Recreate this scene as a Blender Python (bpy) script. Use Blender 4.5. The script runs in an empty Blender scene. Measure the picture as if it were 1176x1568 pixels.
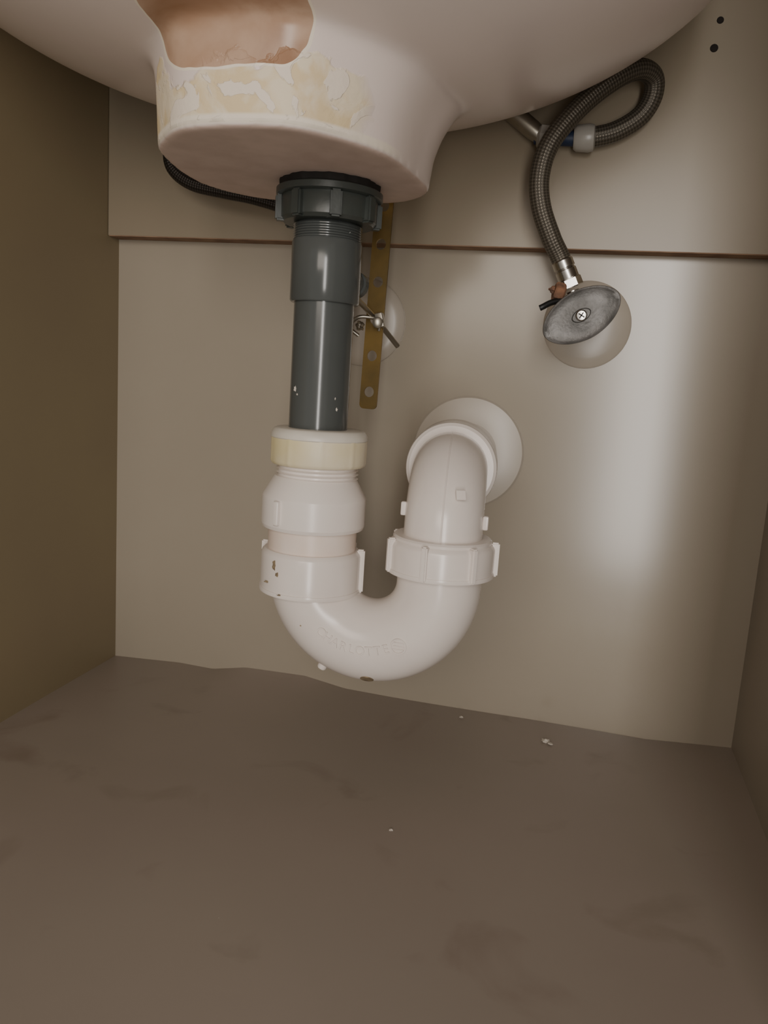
import bpy, bmesh, math
import numpy as np
from mathutils import Vector, Matrix, Quaternion

scene = bpy.context.scene
COL = scene.collection

# ------------------------------------------------------------------ materials
def nt_new(name):
    m = bpy.data.materials.new(name); m.use_nodes = True
    nt = m.node_tree
    return m, nt, nt.nodes["Principled BSDF"]

def mat(name, col, rough=0.4, metal=0.0, col2=None, nscale=30.0, bump=0.0, bscale=200.0,
        spec=0.5, speck=None, speck_scale=60.0, speck_th=0.06, coat=0.0, contrast=(0.35, 0.7), smudge=None):
    m, nt, b = nt_new(name)
    N, L = nt.nodes, nt.links
    b.inputs["Roughness"].default_value = rough
    b.inputs["Metallic"].default_value = metal
    b.inputs["Specular IOR Level"].default_value = spec
    b.inputs["Coat Weight"].default_value = coat
    geo = N.new("ShaderNodeNewGeometry")
    c2 = col2 if col2 else tuple(c * 0.88 for c in col)
    nz = N.new("ShaderNodeTexNoise"); nz.inputs["Scale"].default_value = nscale
    nz.inputs["Detail"].default_value = 5
    L.new(geo.outputs["Position"], nz.inputs["Vector"])
    mr = N.new("ShaderNodeMapRange")
    mr.inputs[1].default_value = contrast[0]; mr.inputs[2].default_value = contrast[1]
    L.new(nz.outputs["Fac"], mr.inputs[0])
    mx = N.new("ShaderNodeMix"); mx.data_type = 'RGBA'
    mx.inputs[6].default_value = (*col, 1); mx.inputs[7].default_value = (*c2, 1)
    L.new(mr.outputs[0], mx.inputs[0])
    out = mx.outputs[2]
    if smudge:
        ns = N.new("ShaderNodeTexNoise"); ns.inputs["Scale"].default_value = 16; ns.inputs["Detail"].default_value = 7
        ns.inputs["Distortion"].default_value = 0.6
        L.new(geo.outputs["Position"], ns.inputs["Vector"])
        ms = N.new("ShaderNodeMapRange"); ms.inputs[1].default_value = .60; ms.inputs[2].default_value = .74; ms.inputs[4].default_value = .5
        L.new(ns.outputs["Fac"], ms.inputs[0])
        m3 = N.new("ShaderNodeMix"); m3.data_type = 'RGBA'; m3.inputs[7].default_value = (*smudge, 1)
        L.new(ms.outputs[0], m3.inputs[0]); L.new(out, m3.inputs[6]); out = m3.outputs[2]
    if speck:
        vo = N.new("ShaderNodeTexVoronoi"); vo.inputs["Scale"].default_value = speck_scale
        L.new(geo.outputs["Position"], vo.inputs["Vector"])
        sx = N.new("ShaderNodeSeparateColor"); L.new(vo.outputs["Color"], sx.inputs[0])
        g = N.new("ShaderNodeMath"); g.operation = 'LESS_THAN'; g.inputs[1].default_value = 0.10
        L.new(sx.outputs[0], g.inputs[0])
        lt = N.new("ShaderNodeMath"); lt.operation = 'LESS_THAN'; lt.inputs[1].default_value = speck_th
        L.new(vo.outputs["Distance"], lt.inputs[0])
        mu = N.new("ShaderNodeMath"); mu.operation = 'MULTIPLY'
        L.new(g.outputs[0], mu.inputs[0]); L.new(lt.outputs[0], mu.inputs[1])
        m2 = N.new("ShaderNodeMix"); m2.data_type = 'RGBA'
        m2.inputs[7].default_value = (*speck, 1)
        L.new(mu.outputs[0], m2.inputs[0]); L.new(out, m2.inputs[6])
        out = m2.outputs[2]
    L.new(out, b.inputs["Base Color"])
    if bump > 0:
        n2 = N.new("ShaderNodeTexNoise"); n2.inputs["Scale"].default_value = bscale
        L.new(geo.outputs["Position"], n2.inputs["Vector"])
        bp = N.new("ShaderNodeBump"); bp.inputs["Strength"].default_value = bump
        bp.inputs["Distance"].default_value = 0.001
        L.new(n2.outputs["Fac"], bp.inputs["Height"]); L.new(bp.outputs[0], b.inputs["Normal"])
    return m

M_wall = mat("laminate_beige", (0.375, 0.33, 0.262), 0.19, col2=(0.35, 0.305, 0.24), nscale=5, bump=0.03, bscale=20,
             speck=(0.10, 0.07, 0.045), speck_scale=28, speck_th=0.035)
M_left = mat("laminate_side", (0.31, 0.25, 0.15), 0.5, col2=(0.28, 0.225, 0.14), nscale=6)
M_right = mat("laminate_side_right", (0.38, 0.335, 0.275), 0.45, nscale=6)
M_rail = mat("rail_board", (0.30, 0.25, 0.18), 0.30, col2=(0.27, 0.225, 0.16), nscale=6,
             speck=(0.09, 0.06, 0.04), speck_scale=30, speck_th=0.03)
M_railedge = mat("raw_board_edge", (0.34, 0.22, 0.14), 0.9, col2=(0.22, 0.13, 0.085), nscale=60)
M_floor = mat("floor_liner", (0.355, 0.302, 0.256), 0.42, col2=(0.32, 0.27, 0.228), nscale=5, bump=0.04, bscale=40,
              speck=(0.5, 0.45, 0.4), speck_scale=45, speck_th=0.012, smudge=(0.22, 0.17, 0.13))
M_pvc = mat("white_pvc", (0.82, 0.76, 0.71), 0.22, col2=(0.77, 0.70, 0.65), nscale=25, bump=0.03, bscale=150,
            speck=(0.40, 0.32, 0.22), speck_scale=90, speck_th=0.05)
M_pvcw = mat("white_pvc_adapter", (0.83, 0.77, 0.72), 0.28, nscale=20, col2=(0.80, 0.73, 0.68))
M_yel = mat("yellowed_nut", (0.72, 0.63, 0.37), 0.45, col2=(0.79, 0.72, 0.58), nscale=30)
M_rim = mat("translucent_rim", (0.72, 0.68, 0.60), 0.35, nscale=60)
M_primer = mat("primer_pink", (0.80, 0.66, 0.57), 0.35, col2=(0.82, 0.73, 0.66), nscale=40)
M_grey = mat("grey_pvc", (0.085, 0.093, 0.091), 0.17, col2=(0.075, 0.083, 0.081), nscale=30,
             speck=(0.5, 0.5, 0.48), speck_scale=150, speck_th=0.07)
M_greynut = mat("dark_grey_nut", (0.050, 0.058, 0.053), 0.34, nscale=60, bump=0.1)
M_washer = mat("black_washer", (0.012, 0.010, 0.008), 0.8, nscale=100)
M_esc = mat("white_escutcheon", (0.50, 0.45, 0.38), 0.3, nscale=20)
M_chrome = mat("chrome", (0.62, 0.60, 0.57), 0.25, metal=1.0, nscale=60)
M_handle = mat("cast_handle", (0.20, 0.195, 0.19), 0.5, metal=0.5, col2=(0.12, 0.117, 0.112), nscale=70, bump=0.25, bscale=500, contrast=(.4, .6))
M_brass = mat("galvanized_brass", (0.36, 0.24, 0.08), 0.38, metal=0.7, col2=(0.22, 0.16, 0.07), nscale=45, bump=0.1)
M_steel = mat("dull_steel", (0.40, 0.37, 0.31), 0.35, metal=0.9, nscale=90)
M_rust = mat("rust", (0.32, 0.16, 0.09), 0.9, col2=(0.12, 0.07, 0.05), nscale=200)
M_black = mat("black_plastic", (0.01, 0.01, 0.01), 0.45)
M_clear = mat("milky_plastic", (0.42, 0.40, 0.36), 0.3, nscale=80)
M_blue = mat("blue_tape", (0.02, 0.035, 0.08), 0.5)
M_crumb = mat("plaster_crumb", (0.6, 0.55, 0.48), 0.8, nscale=300)
M_dirt = mat("dirt", (0.26, 0.20, 0.12), 0.9, col2=(0.14, 0.10, 0.06), nscale=300)
M_dark = mat("dark_hole", (0.02, 0.015, 0.012), 0.9)
M_counter = mat("counter_underside", (0.35, 0.28, 0.2), 0.7)

def braid_mat(name, c1, c2):
    m, nt, b = nt_new(name); N, L = nt.nodes, nt.links
    uv = N.new("ShaderNodeUVMap"); sp = N.new("ShaderNodeSeparateXYZ"); L.new(uv.outputs[0], sp.inputs[0])
    def wave(sign):
        a = N.new("ShaderNodeMath"); a.operation = 'MULTIPLY'; a.inputs[1].default_value = 8 * sign * 2 * math.pi
        L.new(sp.outputs[0], a.inputs[0])
        c = N.new("ShaderNodeMath"); c.operation = 'MULTIPLY_ADD'; c.inputs[1].default_value = 1700.0
        L.new(sp.outputs[1], c.inputs[0]); L.new(a.outputs[0], c.inputs[2])
        s = N.new("ShaderNodeMath"); s.operation = 'SINE'; L.new(c.outputs[0], s.inputs[0])
        return s
    s1, s2 = wave(1), wave(-1)
    mx = N.new("ShaderNodeMath"); mx.operation = 'MULTIPLY'; L.new(s1.outputs[0], mx.inputs[0]); L.new(s2.outputs[0], mx.inputs[1])
    mr = N.new("ShaderNodeMapRange"); mr.inputs[1].default_value = -0.6; mr.inputs[2].default_value = 0.6
    L.new(mx.outputs[0], mr.inputs[0])
    mc = N.new("ShaderNodeMix"); mc.data_type = 'RGBA'; mc.inputs[6].default_value = (*c1, 1); mc.inputs[7].default_value = (*c2, 1)
    L.new(mr.outputs[0], mc.inputs[0]); L.new(mc.outputs[2], b.inputs["Base Color"])
    b.inputs["Metallic"].default_value = 0.5; b.inputs["Roughness"].default_value = 0.45
    bp = N.new("ShaderNodeBump"); bp.inputs["Strength"].default_value = 0.5; bp.inputs["Distance"].default_value = 0.0005
    L.new(mr.outputs[0], bp.inputs["Height"]); L.new(bp.outputs[0], b.inputs["Normal"])
    return m
M_braid = braid_mat("steel_braid", (0.075, 0.065, 0.05), (0.17, 0.15, 0.12))
M_braid2 = braid_mat("dark_braid", (0.02, 0.018, 0.015), (0.06, 0.05, 0.045))

# ------------------------------------------------------------------ helpers
def finish(name, me, m, parent=None, smooth=35):
    me.validate(); me.update()
    if m: me.materials.append(m)
    if smooth:
        for p in me.polygons: p.use_smooth = True
        me.set_sharp_from_angle(angle=math.radians(smooth))
    ob = bpy.data.objects.new(name, me); COL.objects.link(ob)
    if parent: ob.parent = parent
    return ob

def empty(name):
    e = bpy.data.objects.new(name, None); e.empty_display_size = 0.02; COL.objects.link(e); return e

def pydata(name, v, f, m, parent=None, smooth=35):
    me = bpy.data.meshes.new(name); me.from_pydata([tuple(a) for a in v], [], f)
    bm = bmesh.new(); bm.from_mesh(me); bmesh.ops.recalc_face_normals(bm, faces=bm.faces); bm.to_mesh(me); bm.free()
    return finish(name, me, m, parent, smooth)

def lathe(name, prof, m, parent=None, origin=(0, 0, 0), axis=(0, 0, 1), seg=72, smooth=35, mod=None):
    q = Vector((0, 0, 1)).rotation_difference(Vector(axis).normalized())
    o = Vector(origin); v = []; f = []
    for (r, h) in prof:
        for i in range(seg):
            a = 2 * math.pi * i / seg
            rr = r * (mod(a, h) if mod else 1)
            v.append(o + q @ Vector((rr * math.cos(a), rr * math.sin(a), h)))
    n = len(prof)
    for j in range(n - 1):
        for i in range(seg):
            k = (i + 1) % seg
            f.append((j * seg + i, j * seg + k, (j + 1) * seg + k, (j + 1) * seg + i))
    f.append(tuple(range(seg))[::-1]); f.append(tuple((n - 1) * seg + i for i in range(seg)))
    return pydata(name, v, f, m, parent, smooth)

def box(name, c, s, m, parent=None, rot=None, bev=0.0, smooth=35):
    bm = bmesh.new(); bmesh.ops.create_cube(bm, size=1)
    bmesh.ops.scale(bm, vec=s, verts=bm.verts)
    if bev: bmesh.ops.bevel(bm, geom=bm.edges[:], offset=bev, segments=3, profile=0.6, affect='EDGES')
    if rot is not None: bmesh.ops.transform(bm, matrix=rot.to_4x4(), verts=bm.verts)
    bmesh.ops.translate(bm, vec=c, verts=bm.verts)
    me = bpy.data.meshes.new(name); bm.to_mesh(me); bm.free()
    return finish(name, me, m, parent, smooth)

def catmull(pts, n=12, closed=False):
    P = [Vector(p) for p in pts]; out = []
    N = len(P); rng = range(N if closed else N - 1)
    for i in rng:
        if closed: p0, p1, p2, p3 = P[i - 1], P[i], P[(i + 1) % N], P[(i + 2) % N]
        else: p0, p1, p2, p3 = P[max(i - 1, 0)], P[i], P[i + 1], P[min(i + 2, N - 1)]
        for k in range(n):
            t = k / n
            out.append(0.5 * ((2 * p1) + (-p0 + p2) * t + (2 * p0 - 5 * p1 + 4 * p2 - p3) * t * t + (-p0 + 3 * p1 - 3 * p2 + p3) * t ** 3))
    if not closed: out.append(P[-1])
    return out

def tube(name, path, r, m, parent=None, seg=40, smooth=50):
    P = [Vector(p) for p in path]; n = len(P)
    T = [(P[min(i + 1, n - 1)] - P[max(i - 1, 0)]).normalized() for i in range(n)]
    ref = Vector((1, 0, 0)) if abs(T[0].x) < 0.8 else Vector((0, 1, 0))
    nrm = (ref - T[0] * ref.dot(T[0])).normalized()
    v = []; f = []; s = [0.0]
    for i in range(n):
        if i:
            nrm = T[i - 1].rotation_difference(T[i]) @ nrm
            nrm = (nrm - T[i] * nrm.dot(T[i])).normalized(); s.append(s[-1] + (P[i] - P[i - 1]).length)
        b = T[i].cross(nrm); rr = r(i / (n - 1)) if callable(r) else r
        for k in range(seg):
            a = 2 * math.pi * k / seg
            v.append(P[i] + rr * (math.cos(a) * nrm + math.sin(a) * b))
    for i in range(n - 1):
        for k in range(seg):
            k2 = (k + 1) % seg
            f.append((i * seg + k, i * seg + k2, (i + 1) * seg + k2, (i + 1) * seg + k))
    f.append(tuple(range(seg))[::-1]); f.append(tuple((n - 1) * seg + k for k in range(seg)))
    me = bpy.data.meshes.new(name); me.from_pydata([tuple(a) for a in v], [], f)
    uvl = me.uv_layers.new(name="UVMap")
    for fi, poly in enumerate(me.polygons):
        if fi >= (n - 1) * seg: break
        i, k = divmod(fi, seg)
        vals = [(k, s[i]), (k + 1, s[i]), (k + 1, s[i + 1]), (k, s[i + 1])]
        for li, (a, b2) in zip(poly.loop_indices, vals):
            uvl.data[li].uv = (a / seg, b2)
    return finish(name, me, m, parent, smooth)

def lugs(name, cx, cy, r, z0, z1, angs, w, d, m, parent, bev=0.0008):
    bm = bmesh.new()
    for a in angs:
        t = bmesh.new(); bmesh.ops.create_cube(t, size=1); bmesh.ops.scale(t, vec=(d * 2, w, z1 - z0), verts=t.verts)
        bmesh.ops.bevel(t, geom=t.edges[:], offset=bev, segments=2, affect='EDGES')
        bmesh.ops.translate(t, vec=(r, 0, (z0 + z1) / 2), verts=t.verts)
        bmesh.ops.rotate(t, matrix=Matrix.Rotation(math.radians(a), 3, 'Z'), verts=t.verts)
        bmesh.ops.translate(t, vec=(cx, cy, 0), verts=t.verts)
        tm = bpy.data.meshes.new("t"); t.to_mesh(tm); t.free(); bm.from_mesh(tm); bpy.data.meshes.remove(tm)
    me = bpy.data.meshes.new(name); bm.to_mesh(me); bm.free()
    return finish(name, me, m, parent, 35)

# ------------------------------------------------------------------ room shell (cabinet interior)
FZ = -0.2552
XL, XR0, YF, ZT = -0.361, 0.152, -0.45, 0.36
XR1 = 0.134
box("wall_back", ((XL + XR0) / 2, 0.008, (ZT + FZ) / 2 - 0.01), (XR0 - XL + 0.10, 0.016, ZT - FZ + 0.04), M_wall, smooth=0)
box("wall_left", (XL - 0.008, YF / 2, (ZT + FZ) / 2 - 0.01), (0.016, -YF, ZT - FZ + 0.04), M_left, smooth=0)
pydata("wall_right", [(XR0, 0, FZ - .03), (XR1, YF, FZ - .03), (XR1, YF, ZT), (XR0, 0, ZT),
                      (XR0 + .016, 0, FZ - .03), (XR1 + .016, YF, FZ - .03), (XR1 + .016, YF, ZT), (XR0 + .016, 0, ZT)],
       [(0, 1, 2, 3), (4, 5, 6, 7), (0, 1, 5, 4), (2, 3, 7, 6), (1, 2, 6, 5), (0, 3, 7, 4)], M_right, smooth=0)
box("ceiling", ((XL + XR0) / 2, YF / 2 - .01, ZT + 0.01), (XR0 - XL + .05, -YF + 0.02, 0.02), M_counter, smooth=0)
hx = [-.361, -.30, -.268, -.238, -.185, -.15, -.11, 0.0, .09, .152]
hh = [0, .002, .0005, .006, .0065, .001, 0, -.0015, -.004, 0]
nx, ny = 140, 90; V = []; F = []
for j in range(ny + 1):
    tj = (j / ny) ** 1.6; y = 0.0 + (YF - 0.0) * tj
    xr = XR0 + (XR1 - XR0) * (y / YF)
    for i in range(nx + 1):
        x = XL + (xr - XL) * i / nx
        h = float(np.interp(x, hx, hh)) * math.exp(y / 0.03)
        h += 0.0006 * math.sin(x * 21 + y * 9) * math.sin(y * 17 + 1)
        V.append((x, y, FZ + h))
for j in range(ny):
    for i in range(nx):
        a = j * (nx + 1) + i; F.append((a, a + 1, a + nx + 2, a + nx + 1))
floor = pydata("floor", V, F, M_floor, smooth=80)
rail = empty("trim_1")
box("rail_board", ((XL + XR0) / 2, -0.00825, (ZT + 0.099) / 2), (XR0 - XL - .001, 0.0165, ZT - 0.099), M_rail, rail, smooth=0)
box("rail_edge", ((XL + XR0) / 2, -0.0082, 0.0988), (XR0 - XL - .002, 0.0160, 0.0008), M_railedge, rail, smooth=0)

# ------------------------------------------------------------------ sink
def sink():
    bm = bmesh.new()
    cx, cy, cz, a, b, c = -.1475, -.18, .25, .231, .22, .1096
    def lim(p):
        return (max(p[0], XL + .006), min(p[1], -.022), p[2])
    seg = 128; rows = []
    for j in range(1, 33):
        th = math.pi / 2 * j / 32
        rows.append([bm.verts.new(lim((cx + a * math.sin(th) * math.cos(2 * math.pi * i / seg), cy + b * math.sin(th) * math.sin(2 * math.pi * i / seg), cz - c * math.cos(th)))) for i in range(seg)])
    rows.append([bm.verts.new((v.co.x, v.co.y, ZT - .002)) for v in rows[-1]])
    pole = bm.verts.new((cx, cy, cz - c))
    for i in range(seg): bm.faces.new((pole, rows[0][(i + 1) % seg], rows[0][i]))
    for r0, r1 in zip(rows[:-1], rows[1:]):
        for i in range(seg): bm.faces.new((r0[i], r0[(i + 1) % seg], r1[(i + 1) % seg], r1[i]))
    bm.faces.new(rows[-1])
    outl = [(-.197, -.236), (-.173, -.256), (-.132, -.2575), (-.110, -.243), (-.0915, -.216), (-.0840, -.180), (-.0830, -.1430),
            (-.104, -.117), (-.150, -.111), (-.1938, -.122), (-.2160, -.1580), (-.2105, -.2108)]
    oc = catmull([(x, y, 0) for x, y in outl], 8, True)
    bx, by = -.150, -.185; rings = []
    for z, s, fl in [(.1050, .995, 0), (.110, 1.0, 0), (.122, 1.01, .01), (.135, 1.02, .06), (.150, 1.05, .16), (.165, 1.1, .30), (.185, 1.15, .5), (.22, 1.15, .5)]:
        ring = []
        for p in oc:
            dx, dy = p.x - bx, p.y - by
            k = s + fl * max(0, dx / .06)
            ky = s + (0.10 * fl if dy < 0 else 0.3 * fl)
            ring.append(bm.verts.new((bx + dx * k, min(by + dy * ky, -.03), z)))
        rings.append(ring)
    n = len(oc)
    for r0, r1 in zip(rings[:-1], rings[1:]):
        for i in range(n): bm.faces.new((r0[i], r0[(i + 1) % n], r1[(i + 1) % n], r1[i]))
    bm.faces.new(rings[0]); bm.faces.new(rings[-1])
    for k in range(14):
        t = k / 13
        t2 = bmesh.ops.create_uvsphere(bm, u_segments=40, v_segments=24, radius=.052)
        bmesh.ops.translate(bm, vec=(-.153 + .004 * t, -.207 - .13 * t, .181 + .06 * t), verts=t2['verts'])
    bmesh.ops.recalc_face_normals(bm, faces=bm.faces)
    me = bpy.data.meshes.new("sink"); bm.to_mesh(me); bm.free()
    tmp = bpy.data.objects.new("tmp_sink", me); COL.objects.link(tmp)
    r = tmp.modifiers.new("r", 'REMESH'); r.mode = 'VOXEL'; r.voxel_size = 0.0019
    s = tmp.modifiers.new("s", 'SMOOTH'); s.factor = 0.5; s.iterations = 3
    dg = bpy.context.evaluated_depsgraph_get()
    me2 = bpy.data.meshes.new_from_object(tmp.evaluated_get(dg))
    bpy.data.objects.remove(tmp)
    me2.materials.clear()
    bm = bmesh.new(); bm.from_mesh(me2)
    up = [v for v in bm.verts if v.co.z > .118]
    for _ in range(14): bmesh.ops.smooth_vert(bm, verts=up, factor=.5, use_axis_x=True, use_axis_y=True, use_axis_z=True)
    bm.to_mesh(me2); bm.free()
    return me2
sme = sink()

def sink_mat():
    m, nt, b = nt_new("sink_porcelain"); N, L = nt.nodes, nt.links
    geo = N.new("ShaderNodeNewGeometry"); sp = N.new("ShaderNodeSeparateXYZ"); L.new(geo.outputs["Position"], sp.inputs[0])
    def noise(scale, det=4, dist=0):
        n = N.new("ShaderNodeTexNoise"); n.inputs["Scale"].default_value = scale; n.inputs["Detail"].default_value = det
        n.inputs["Distortion"].default_value = dist
        L.new(geo.outputs["Position"], n.inputs["Vector"]); return n.outputs["Fac"]
    def M(op, a, b2=None, c=None, clamp=False):
        n = N.new("ShaderNodeMath"); n.operation = op; n.use_clamp = clamp
        for i, x in enumerate((a, b2, c)):
            if x is None: continue
            if isinstance(x, (int, float)): n.inputs[i].default_value = x
            else: L.new(x, n.inputs[i])
        return n.outputs[0]
    def rng(x, a, b2, lo=0.0, hi=1.0):
        n = N.new("ShaderNodeMapRange"); L.new(x, n.inputs[0])
        n.inputs[1].default_value = a; n.inputs[2].default_value = b2; n.inputs[3].default_value = lo; n.inputs[4].default_value = hi
        return n.outputs[0]
    def mix(f, a, b2):
        n = N.new("ShaderNodeMix"); n.data_type = 'RGBA'; L.new(f, n.inputs[0])
        for i, x in ((6, a), (7, b2)):
            if isinstance(x, tuple): n.inputs[i].default_value = (*x, 1)
            else: L.new(x, n.inputs[i])
        return n.outputs[2]
    X, Y, Z = sp.outputs[0], sp.outputs[1], sp.outputs[2]
    glaze = mix(rng(noise(9), .35, .7), (0.82, 0.72, 0.67), (0.77, 0.67, 0.62))
    n1 = noise(70, 5, .8); n2 = noise(38, 3, .5)
    ztop = M('ADD', M('MULTIPLY', M('SUBTRACT', n1, .5), .020), M('MULTIPLY', M('SUBTRACT', n2, .5), .030))
    zz = M('ADD', Z, ztop)
    band = M('MULTIPLY', rng(zz, .1330, .1315), rng(Z, .1070, .1085))
    band = M('MULTIPLY', band, rng(M('ADD', X, M('MULTIPLY', M('SUBTRACT', n2, .5), .03)), -.098, -.104)); band = M('MULTIPLY', band, rng(Y, -.200, -.215))
    clay = mix(rng(noise(55, 6, .6), .44, .56), (0.74, 0.60, 0.37), (0.80, 0.70, 0.53))
    c = mix(band, glaze, clay)
    fl = M('MULTIPLY', band, rng(noise(48, 6, 1.4), .56, .575))
    c = mix(fl, c, (0.82, 0.73, 0.62))
    # pale sharp lip at the lower edge of the band
    lip = M('MULTIPLY', rng(Z, .1110, .1098), rng(Z, .1060, .1072)); lip = M('MULTIPLY', lip, rng(Y, -.200, -.215))
    c = mix(lip, c, (0.86, 0.78, 0.66))
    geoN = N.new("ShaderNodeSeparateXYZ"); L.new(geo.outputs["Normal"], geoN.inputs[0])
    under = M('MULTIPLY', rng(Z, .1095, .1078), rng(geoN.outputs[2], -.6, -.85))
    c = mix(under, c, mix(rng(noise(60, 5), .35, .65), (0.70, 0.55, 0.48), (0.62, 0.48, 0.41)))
    dx = M('DIVIDE', M('SUBTRACT', X, -.1535), .0375)
    dz = M('DIVIDE', M('SUBTRACT', Z, .1600), .0310)
    d = M('ADD', M('POWER', M('ABSOLUTE', dx), 4.0), M('POWER', M('ABSOLUTE', dz), 4.0))
    d = M('ADD', d, M('MULTIPLY', M('SUBTRACT', noise(42, 2), .5), .9))
    fr = M('LESS_THAN', Y, -.21)
    rimm = M('MULTIPLY', M('LESS_THAN', d, 1.14), fr)
    c = mix(rimm, c, (0.86, 0.78, 0.66))
    pat = M('MULTIPLY', M('LESS_THAN', d, 1.0), fr)
    c = mix(pat, c, mix(rng(noise(18, 6, .8), .38, .62), (0.33, 0.18, 0.10), (0.58, 0.41, 0.30)))
    L.new(c, b.inputs["Base Color"])
    ro = M('ADD', M('MULTIPLY', M('MAXIMUM', M('MAXIMUM', band, under), 0), .4), .28)
    L.new(ro, b.inputs["Roughness"])
    bp = N.new("ShaderNodeBump"); bp.inputs["Strength"].default_value = .5; bp.inputs["Distance"].default_value = .0015
    h = M('ADD', M('MULTIPLY', fl, .5), M('ADD', M('MULTIPLY', band, n1), M('MULTIPLY', M('SUBTRACT', rimm, M('MULTIPLY', pat, 1.6)), .6)))
    L.new(h, bp.inputs["Height"]); L.new(bp.outputs[0], b.inputs["Normal"])
    return m
M_sink = sink_mat()
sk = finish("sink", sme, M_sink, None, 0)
for p in sk.data.polygons: p.use_smooth = True

# ------------------------------------------------------------------ drain tailpiece
PX, PY = -.1355, -.160
dr = empty("drain_tailpiece")
lathe("rubber_washer", [(.0260, .0980), (.0272, .0990), (.0276, .1045), (.027, .1060)], M_washer, dr, (PX, PY, 0),
      mod=lambda a, h: 1 + .02 * math.sin(9 * a) + .015 * math.sin(23 * a))
lathe("drain_locknut", [(.021, .0965), (.0280, .0965), (.0296, .0973), (.0296, .1005), (.0280, .1015), (.021, .1015)], M_greynut, dr, (PX, PY, 0))
lathe("nut_body", [(.020, .0832), (.0250, .0832), (.0268, .085), (.0270, .0960), (.0265, .0970), (.020, .0970)], M_greynut, dr, (PX, PY, 0))
lugs("nut_lugs", PX, PY, .0268, .0830, .0968, [-66 + a for a in range(0, 360, 45)], .0062, .0030, M_greynut, dr, bev=.001)
thr = [(.0170, .0740)]
z = .0740
while z < .083:
    thr += [(.0186, z), (.0193, z + .0004), (.0186, z + .0009)]; z += .0013
thr += [(.017, .0845)]
lathe("threads", thr, M_grey, dr, (PX, PY, 0), smooth=20)
lathe("coupling", [(.0165, .0405), (.0190, .0405), (.0197, .0415), (.0197, .0730), (.0190, .0743), (.0165, .0743)], M_grey, dr, (PX, PY, 0))
lathe("tail_pipe", [(.0150, -.050), (.0171, -.050), (.0171, .045), (.015, .045)], M_grey, dr, (PX, PY, 0))
lathe("pivot_socket", [(.004, 0), (.0065, .001), (.0065, .014), (.0075, .015), (.0075, .019), (.0060, .021), (.004, .022)], M_grey, dr,
      (PX + .009, PY + .004, .056), axis=(.20, .97, -.12), seg=32)
def blob(nm, c, s, m, parent, seed):
    bm = bmesh.new(); bmesh.ops.create_icosphere(bm, subdivisions=3, radius=1); rng = np.random.default_rng(seed)
    ph = rng.uniform(0, 6, 6)
    for v in bm.verts:
        k = 1 + .25 * math.sin(4 * v.co.x + ph[0]) * math.sin(5 * v.co.y + ph[1]) + .2 * math.sin(7 * v.co.z + ph[2] + 3 * v.co.x)
        v.co = Vector((v.co.x * s[0] * k, v.co.y * s[1] * k, v.co.z * s[2] * k)) + Vector(c)
    me = bpy.data.meshes.new(nm); bm.to_mesh(me); bm.free(); return finish(nm, me, m, parent, 60)
for i, (ang, z, s) in enumerate([(234, -.008, (.0010, .0003, .0016)), (240, -.011, (.0006, .0003, .0006)), (322, -.018, (.0008, .0004, .0010)), (318, -.012, (.0004, .0003, .0006))]):
    a = math.radians(ang); blob("dried_putty_%d" % (i + 1), (PX + .0170 * math.cos(a), PY + .0170 * math.sin(a), z), s, M_crumb, dr, 60 + i)

# ------------------------------------------------------------------ P-trap
TX, TY = -.0576, -.160
pt = empty("p_trap")
NX = PX + .0012
lathe("compression_nut", [(.019, -.0335), (.0270, -.0335), (.0278, -.0350), (.0278, -.0490), (.0270, -.0507), (.0260, -.0513), (.019, -.0513)][::-1],
      M_yel, pt, (NX, PY, 0), mod=lambda a, h: 1 + (.012 * max(0, math.sin(9 * a)) ** 8 if h < -.034 else 0), seg=180)
lathe("nut_rim", [(.0173, -.0300), (.0250, -.0300), (.0266, -.0308), (.0281, -.0335), (.0283, -.0355), (.0277, -.0362), (.0173, -.0362)][::-1],
      M_rim, pt, (NX, PY, 0))
th = [(.020, -.0500)]; z = -.0505
while z > -.0605:
    th += [(.0228, z), (.0242, z - .0006), (.0228, z - .0014)]; z -= .0024
th += [(.02, -.062)]
lathe("male_threads", th[::-1], M_pvcw, pt, (PX + .001, PY, 0), smooth=20)
lathe("adapter_body", [(.020, -.0580), (.0236, -.0580), (.0242, -.0586), (.0302, -.0690), (.0306, -.0700), (.0306, -.0860), (.0298, -.0880), (.0240, -.0880)][::-1],
      M_pvcw, pt, (PX, PY, 0), smooth=18)
box("adapter_lug", (PX - .0125, PY - .0282, -.0775), (.0036, .0044, .0140), M_pvcw, pt, rot=Matrix.Rotation(-.42, 3, 'Z'), bev=.0012)
lathe("primed_spigot", [(.022, -.112), (.0262, -.112), (.0262, -.086), (.022, -.086)], M_primer, pt, (PX, PY, 0))
def slipnut(cx, zt, h, pre, angs, rr=.0305):
    lathe(pre, [(.0235, zt - h), (rr - .0012, zt - h), (rr, zt - h + .0012), (rr, zt - .003), (rr - .0006, zt - .0015), (rr - .002, zt), (.0235, zt)], M_pvc, pt, (cx, TY, 0))
    lathe(pre + "_band", [(.026, zt - h - .0006), (rr + .0005, zt - h - .0004), (rr + .0007, zt - h + .0006), (rr + .0005, zt - h + .0020), (.026, zt - h + .0022)], M_pvc, pt, (cx, TY, 0))
    lugs(pre + "_lugs", cx, TY, rr, zt - h, zt + .0012, angs, .0034, .0024, M_pvc, pt)
slipnut(PX, -.1010, .0250, "slip_nut_inlet", [176, 6, 130, 90, 50], .0298)
slipnut(TX, -.0880, .0185, "slip_nut_outlet", [-99 + i * 51.4 for i in range(7)], .0305)
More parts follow.
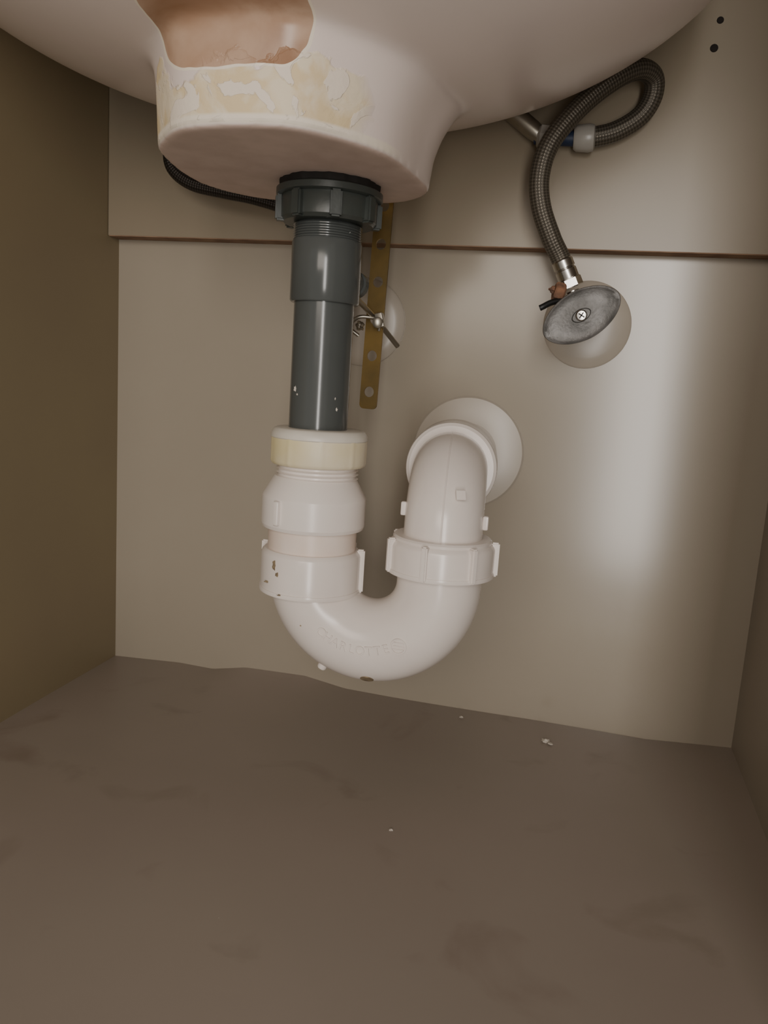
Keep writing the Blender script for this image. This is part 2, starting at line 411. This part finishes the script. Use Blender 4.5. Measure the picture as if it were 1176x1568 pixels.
lathe("outlet_socket_rim", [(.022, -.0915), (.0282, -.0915), (.0285, -.0865), (.0275, -.0855), (.022, -.0855)], M_pvc, pt, (TX, TY, 0))
R = (TX - PX) / 2; CX = (TX + PX) / 2; CZ = -.1140; TR = .0245
path = [(PX, TY, -.104), (PX, TY, -.110)]
for k in range(0, 49):
    a = math.pi + math.pi * k / 48
    path.append((CX + R * math.cos(a), TY, CZ + R * math.sin(a)))
path += [(TX, TY, -.106), (TX, TY, -.100)]
tube("u_bend", path, TR, M_pvc, pt, seg=72)
seam = []
for k in range(0, 30):
    a = math.pi + math.pi * k / 48
    seam.append((CX + (R + TR - .0003) * math.cos(a), TY, CZ + (R + TR - .0003) * math.sin(a)))
tube("mould_seam", seam, .0006, M_pvc, pt, seg=8)
for nm, a, rr, m_, fy in (("gate_nub", math.radians(245), .0030, M_pvc, -.15), ("cleanout_nub", math.radians(273), .0040, M_dirt, -.75)):
    d = Vector((math.cos(a), fy, math.sin(a))).normalized()
    o = Vector((CX + R * math.cos(a), TY, CZ + R * math.sin(a))) + d * (TR - (.0008 if nm == "gate_nub" else .0005))
    lathe(nm, [(rr, 0), (rr, .0030 if nm == "gate_nub" else .0007), (rr * .8, .0040 if nm == "gate_nub" else .0008)], m_, pt, o, axis=d, seg=24)
def emboss(ch, ang, rho, size, nm):
    cu = bpy.data.curves.new(nm, 'FONT'); cu.body = ch; cu.size = size; cu.extrude = .0007; cu.align_x = 'CENTER'; cu.align_y = 'CENTER'
    ob = bpy.data.objects.new(nm, cu); COL.objects.link(ob)
    dg = bpy.context.evaluated_depsgraph_get(); dg.update()
    me = bpy.data.meshes.new_from_object(ob.evaluated_get(dg)); bpy.data.objects.remove(ob)
    off = rho - R
    yy = TY - math.sqrt(TR ** 2 - off ** 2)
    rad = Vector((math.cos(ang), 0, math.sin(ang)))
    nrm = (rad * off + Vector((0, yy - TY, 0))).normalized()
    up = (-rad - nrm * (-rad).dot(nrm)).normalized(); right = up.cross(nrm)
    Mx = Matrix((right, up, nrm)).transposed().to_4x4(); Mx.translation = Vector((CX, 0, CZ)) + rad * rho + Vector((0, yy, 0))
    me.transform(Mx); return finish(nm, me, M_pvc, pt, 0)
word = "CHARLOTTE"
for i, ch in enumerate(word):
    emboss(ch, math.radians(232 + i * 7.6), .0385, .0074, "embossed_letter_%d" % (i + 1))
def ring(nm, ang, rho, rr):
    off = rho - R; yy = TY - math.sqrt(TR ** 2 - off ** 2)
    rad = Vector((math.cos(ang), 0, math.sin(ang))); nrm = (rad * off + Vector((0, yy - TY, 0))).normalized()
    o = Vector((CX, 0, CZ)) + rad * rho + Vector((0, yy, 0)) - nrm * .0003
    v = []; f = []; seg = 36
    q = Vector((0, 0, 1)).rotation_difference(nrm)
    for (r, h) in ((rr * .82, 0), (rr * .82, .0009), (rr, .0009), (rr, 0)):
        for i in range(seg):
            a = 2 * math.pi * i / seg; v.append(o + q @ Vector((r * math.cos(a), r * math.sin(a), h)))
    for j in range(3):
        for i in range(seg):
            k = (i + 1) % seg; f.append((j * seg + i, j * seg + k, (j + 1) * seg + k, (j + 1) * seg + i))
    pydata(nm, v, f, M_pvc, pt, 30)
    for s in (-1, 0, 1):
        box(nm + "_bar_%d" % (s + 2), o + q @ Vector((0, s * rr * .42, .0003)), (rr * 1.3, rr * .2, .0010), M_pvc, pt, rot=q.to_matrix())
ring("embossed_logo", math.radians(304), .0395, .0046)
# outlet elbow
BR = .036; EZ = -.0510; YAW = math.radians(5)
hd = Vector((-math.sin(YAW), math.cos(YAW), 0))
path = [(TX, TY, -.112), (TX, TY, -.1065), (TX, TY, -.101), (TX, TY, -.095), (TX, TY, -.089)]
for k in range(0, 37):
    a = math.pi / 2 * k / 36
    p = Vector((TX, TY, 0)) + hd * (BR * (1 - math.cos(a))); p.z = EZ - BR + BR * math.sin(a); path.append(tuple(p))
pe = Vector((TX, TY, EZ)) + hd * (BR + .020); path.append(tuple(pe))
path += [(-.0635, -.060, EZ + .0005), (-.0648, -.001, EZ + .001)]
tube("elbow", path, .0226, M_pvc, pt, seg=72)
sm = []
for k in range(0, 37):
    a = math.pi / 2 * k / 36
    p = Vector((TX, TY, 0)) + hd * (BR - (BR + .0225) * math.cos(a)); p.z = EZ - BR + (BR + .0225) * math.sin(a); sm.append(tuple(p))
tube("elbow_seam", [(TX - hd.x * .0225, TY - hd.y * .0225, -.106)] + sm, .0005, M_pvc, pt, seg=8)
lathe("elbow_hub", [(.0222, 0), (.0262, 0), (.0280, .0014), (.0286, .004), (.0290, .034), (.0280, .036), (.0222, .036)], M_pvc, pt, Vector((TX, TY, EZ)) + hd * (BR + .006), axis=hd)
for s in (-1, 1):
    box("elbow_tab_%d" % (1 if s < 0 else 2), (TX + s * .0238, TY, -.074 - .002 * s), (.0032, .0032, .0080), M_pvc, pt, bev=.0010)
box("elbow_mark", (TX + .0105, TY - .0172, -.0590), (.0055, .0012, .0055), M_pvc, pt, rot=Matrix.Rotation(.45, 3, 'Z') @ Matrix.Rotation(-.42, 3, 'X'), bev=.0004)
for i, (ang, z, s) in enumerate([(243, -.108, (.0013, .0005, .0028)), (248, -.113, (.0012, .0005, .0012)), (232, -.119, (.0022, .0005, .0007)), (255, -.1245, (.0026, .0006, .0006))]):
    a = math.radians(ang); blob("grime_%d" % (i + 1), (PX + .0297 * math.cos(a), TY + .0297 * math.sin(a), z), s, M_dirt, pt, i)

# ------------------------------------------------------------------ escutcheons
def esc(x, z, r):
    return lathe("wall_escutcheon", [(r, 0), (r, .0012), (r - .0012, .0026), (r * .75, .0045), (r * .5, .0055), (r * .3, .0057)], M_esc, None, (x, -.0001, z), axis=(0, -1, 0), seg=96)
esc(-.0645, -.0500, .0425); esc(.0140, .0490, .0310); esc(-.153, .0430, .0330)

# ------------------------------------------------------------------ shut-off valve
vl = empty("shutoff_valve")
HC = Vector((.0083, -.072, .0490)); HN = Vector((.02, -1, -.10)).normalized()
ax_u = Vector((math.cos(.57), 0, math.sin(.57))); ax_u = (ax_u - HN * ax_u.dot(HN)).normalized(); ax_v = ax_u.cross(HN).normalized()
def handle():
    seg = 120; rows = []
    def rad(a):
        c, s = abs(math.cos(a)), abs(math.sin(a)); p = 1.85
        return 1 / ((c / .0262) ** p + (s / .0158) ** p) ** (1 / p)
    prof = [(0.02, .0012), (.22, .0012), (.25, .0002), (.6, -.0006), (.86, -.0004), (.93, .0004), (.985, .0), (1.0, -.0010), (1.0, -.0050), (.96, -.0062), (.5, -.0062), (.02, -.0062)]
    v = []; f = []
    for k, h in prof:
        for i in range(seg):
            a = 2 * math.pi * i / seg; r = rad(a) * k
            v.append(HC + ax_u * r * math.cos(a) + ax_v * r * math.sin(a) + HN * h)
    n = len(prof)
    for j in range(n - 1):
        for i in range(seg):
            k = (i + 1) % seg; f.append((j * seg + i, j * seg + k, (j + 1) * seg + k, (j + 1) * seg + i))
    f.append(tuple(range(seg))); f.append(tuple((n - 1) * seg + i for i in range(seg)))
    return pydata("oval_handle", v, f, M_handle, vl, 40)
handle()
lathe("handle_screw", [(.0036, .000), (.0036, .0025), (.0028, .0034), (.001, .0036)], M_chrome, vl, HC, axis=HN, seg=32)
box("screw_slot_1", HC + HN * .0036, (.0044, .0006, .0007), M_dark, vl, rot=Matrix.Rotation(.5, 3, 'Y'))
box("screw_slot_2", HC + HN * .0036, (.0007, .0006, .0044), M_dark, vl, rot=Matrix.Rotation(.5, 3, 'Y'))
lathe("valve_stem", [(.005, 0), (.005, .012), (.009, .0125), (.009, .022), (.0115, .0225), (.0115, .068)], M_chrome, vl, HC - HN * .005, axis=(0, 1, 0), seg=40)
lathe("valve_outlet", [(.0060, 0), (.0060, .010), (.0045, .011), (.0045, .016)], M_chrome, vl, (.008, -.047, .052), axis=(-.40, 0, .9), seg=32)
lathe("packing_nut", [(.0055, 0), (.0065, .001), (.0065, .006), (.0055, .007)], M_rust, vl, (-.004, -.052, .0640), axis=(-.9, -.2, .2), seg=6)
blob("rust_crust", (-.0105, -.052, .0665), (.0035, .003, .0022), M_rust, vl, 5)
tube("black_clip", catmull([(-.0035, -.055, .060), (-.0115, -.058, .0575), (-.0165, -.060, .0545), (-.0185, -.06, .0535)], 6), .0020, M_black, vl, seg=14)

# ------------------------------------------------------------------ braided supply hose (right)
hs = empty("braided_supply_hose")
hp = [(-.0060, -.047, .0830), (-.0100, -.048, .0900), (-.0160, -.052, .1000), (-.0240, -.057, .1180), (-.0265, -.060, .1360), (-.0215, -.061, .1560), (-.0050, -.057, .1790),
      (.0150, -.051, .1970), (.0290, -.043, .2050), (.0385, -.034, .2030), (.0395, -.029, .1930), (.0330, -.0265, .1820), (.0190, -.0265, .1730), (.0040, -.0275, .1690), (-.006, -.028, .1690)]
tube("braided_hose", catmull(hp, 14), .0064, M_braid, hs, seg=32)
lathe("crimp_ferrule", [(.0060, 0), (.0070, .0008), (.0070, .0065), (.0062, .0075), (.0070, .0082), (.0070, .0130), (.0062, .014)], M_chrome, hs, (-.0015, -.0465, .0740), axis=(-.45, -.08, .9), seg=32)
lathe("hex_coupling", [(.0068, 0), (.0076, .0006), (.0076, .0058), (.0068, .0065)], M_chrome, hs, (.0012, -.0462, .0690), axis=(-.45, -.08, .9), seg=6)
lathe("plastic_wing_nut", [(.0065, 0), (.0085, .001), (.0092, .004), (.0085, .012), (.0070, .014)], M_clear, hs, (.0060, -.0275, .1685), axis=(-1, 0, -.03), seg=12)
lathe("supply_tube", [(.0050, 0), (.0050, .026)], M_blue, hs, (-.008, -.0275, .1680), axis=(-1, 0, .05), seg=24)
lathe("plastic_tube_nut", [(.0060, 0), (.0085, .001), (.0085, .008), (.0060, .010)], M_clear, hs, (-.022, -.0285, .1680), axis=(-1, 0, .1), seg=8)
lathe("faucet_stub", [(.0050, 0), (.0062, .006), (.0062, .03)], M_steel, hs, (-.030, -.029, .1690), axis=(-.8, 0, .6), seg=24)

h2 = empty("braided_supply_hose")
hp2 = [(-.262, -.06, .195), (-.270, -.052, .180), (-.2825, -.050, .166), (-.2905, -.050, .1535), (-.2880, -.05, .1405), (-.2730, -.05, .1305), (-.248, -.05, .1255), (-.224, -.05, .1215), (-.195, -.05, .113), (-.172, -.05, .098), (-.168, -.05, .084)]
tube("braided_hose", catmull(hp2, 12), .0050, M_braid2, h2, seg=28)
vb = empty("shutoff_valve")
lathe("valve_body", [(.008, 0), (.0085, .001), (.0085, .050)], M_chrome, vb, (-.168, -.055, .045), axis=(0, 1, 0), seg=32)
lathe("valve_outlet", [(.0075, 0), (.0075, .034), (.006, .036)], M_chrome, vb, (-.168, -.05, .046), axis=(0, 0, 1), seg=6)

# ------------------------------------------------------------------ pop-up strap and rod
st = empty("popup_linkage")
def strap():
    cu = bpy.data.curves.new("strap", 'CURVE'); cu.dimensions = '2D'; cu.fill_mode = 'BOTH'; cu.extrude = .0006
    def poly(pts):
        s = cu.splines.new('POLY'); s.points.add(len(pts) - 1); s.use_cyclic_u = True
        for p, q in zip(s.points, pts): p.co = (q[0], q[1], 0, 1)
    w, zt, zb, rc = .0060, .112, -.0190, .003
    pts = [(w, zt), (-w, zt)]
    for cxs, a0 in ((-w + rc, math.pi), (w - rc, 1.5 * math.pi)):
        for k in range(7): a = a0 + k / 6 * math.pi / 2; pts.append((cxs + rc * math.cos(a), zb + rc + rc * math.sin(a)))
    poly(pts)
    for z in (.1070, .0840, .0610, .0380, .0150, -.0080):
        poly([(.0034 * math.cos(2 * math.pi * k / 24), z + .0034 * math.sin(2 * math.pi * k / 24)) for k in range(24)])
    ob = bpy.data.objects.new("t", cu); COL.objects.link(ob)
    dg = bpy.context.evaluated_depsgraph_get(); dg.update()
    me = bpy.data.meshes.new_from_object(ob.evaluated_get(dg)); bpy.data.objects.remove(ob)
    me.transform(Matrix.Translation((-.1205, -.100, 0)) @ Matrix.Rotation(math.radians(1.2), 4, 'Y') @ Matrix.Rotation(math.radians(-8), 4, 'Z') @ Matrix.Rotation(math.radians(90), 4, 'X'))
    return finish("perforated_strap", me, M_brass, st, 0)
strap()
tube("pivot_rod", [(-.127, -.140, .0500), (-.1225, -.112, .0430), (-.1190, -.100, .0380), (-.1130, -.085, .0290), (-.1085, -.078, .0230)], .0017, M_steel, st, seg=16)
tube("spring_clip", catmull([(-.1290, -.104, .0270), (-.1345, -.106, .0320), (-.1290, -.108, .0380), (-.1210, -.106, .0385), (-.1160, -.103, .0370), (-.1165, -.101, .0310)], 10), .0012, M_steel, st, seg=12)
lathe("clip_screw", [(.0020, 0), (.0020, .010), (.0034, .0102), (.0034, .0120), (.002, .0128)], M_steel, st, (-.1185, -.098, .0360), axis=(.25, -1, -.05), seg=24)
box("clip_block", (-.1150, -.106, .0370), (.0050, .006, .0090), M_steel, st, rot=Matrix.Rotation(-.25, 3, 'Y'), bev=.0008)
blob("clip_knot", (-.1275, -.107, .0330), (.0024, .003, .0030), M_steel, st, 9)

# ------------------------------------------------------------------ small things
for (x, z, r) in ((.0772, .2435, .0013), (.0755, .2268, .0015)):
    e = lathe("screw_hole", [(r * 1.7, 0), (r * 1.5, .0005), (r, .0007), (r * .5, .0009)], M_dark, None, (x, -.0166, z), axis=(0, -1, 0), seg=20)
cr = empty("plaster_crumbs")
for i, (x, y, s) in enumerate([(.0150, -.040, .0028), (.0185, -.043, .0018), (-.0500, -.020, .0015), (-.0700, -.190, .0011)]):
    blob("crumb_%d" % (i + 1), (x, y, FZ + s * .3), (s, s * .8, s * .45), M_crumb, cr, 20 + i)

# ------------------------------------------------------------------ lights
w = bpy.data.worlds.new("World"); scene.world = w; w.use_nodes = True
bg = w.node_tree.nodes["Background"]; bg.inputs[0].default_value = (1.0, .92, .82, 1); bg.inputs[1].default_value = 0.31
def area(nm, loc, target, sx, sy, power, col):
    l = bpy.data.lights.new(nm, 'AREA'); l.shape = 'RECTANGLE'; l.size = sx; l.size_y = sy; l.energy = power; l.color = col
    o = bpy.data.objects.new(nm, l); COL.objects.link(o); o.location = loc
    o.rotation_euler = (Vector(target) - Vector(loc)).to_track_quat('-Z', 'Y').to_euler(); return o
area("doorway_light", (.215, -1.5, .03), (0, 0, .03), .15, .95, 8.5, (1, .95, .90))
area("room_light", (-.15, -1.7, .40), (-.05, 0, -.05), .6, .5, 5.0, (1, .89, .78))

# ------------------------------------------------------------------ camera
X = np.array([.974, .0988, -.2038]); X /= np.linalg.norm(X)
D = np.array([-.0659, .984, .1655]); D -= X * (D @ X); D /= np.linalg.norm(D)
Yv = np.cross(X, D)
Rw = np.array([X, Yv, -D])
Rb = Rw @ np.diag([1, -1, -1])
cam = bpy.data.cameras.new("camera"); co = bpy.data.objects.new("camera", cam); COL.objects.link(co)
Mw = Matrix([[float(Rb[i][j]) for j in range(3)] for i in range(3)]).to_4x4(); Mw.translation = (0, -.6, 0)
co.matrix_world = Mw
cam.sensor_fit = 'VERTICAL'; cam.sensor_height = 24; cam.lens = 1200 / 1568 * 24; cam.clip_start = .01
scene.camera = co
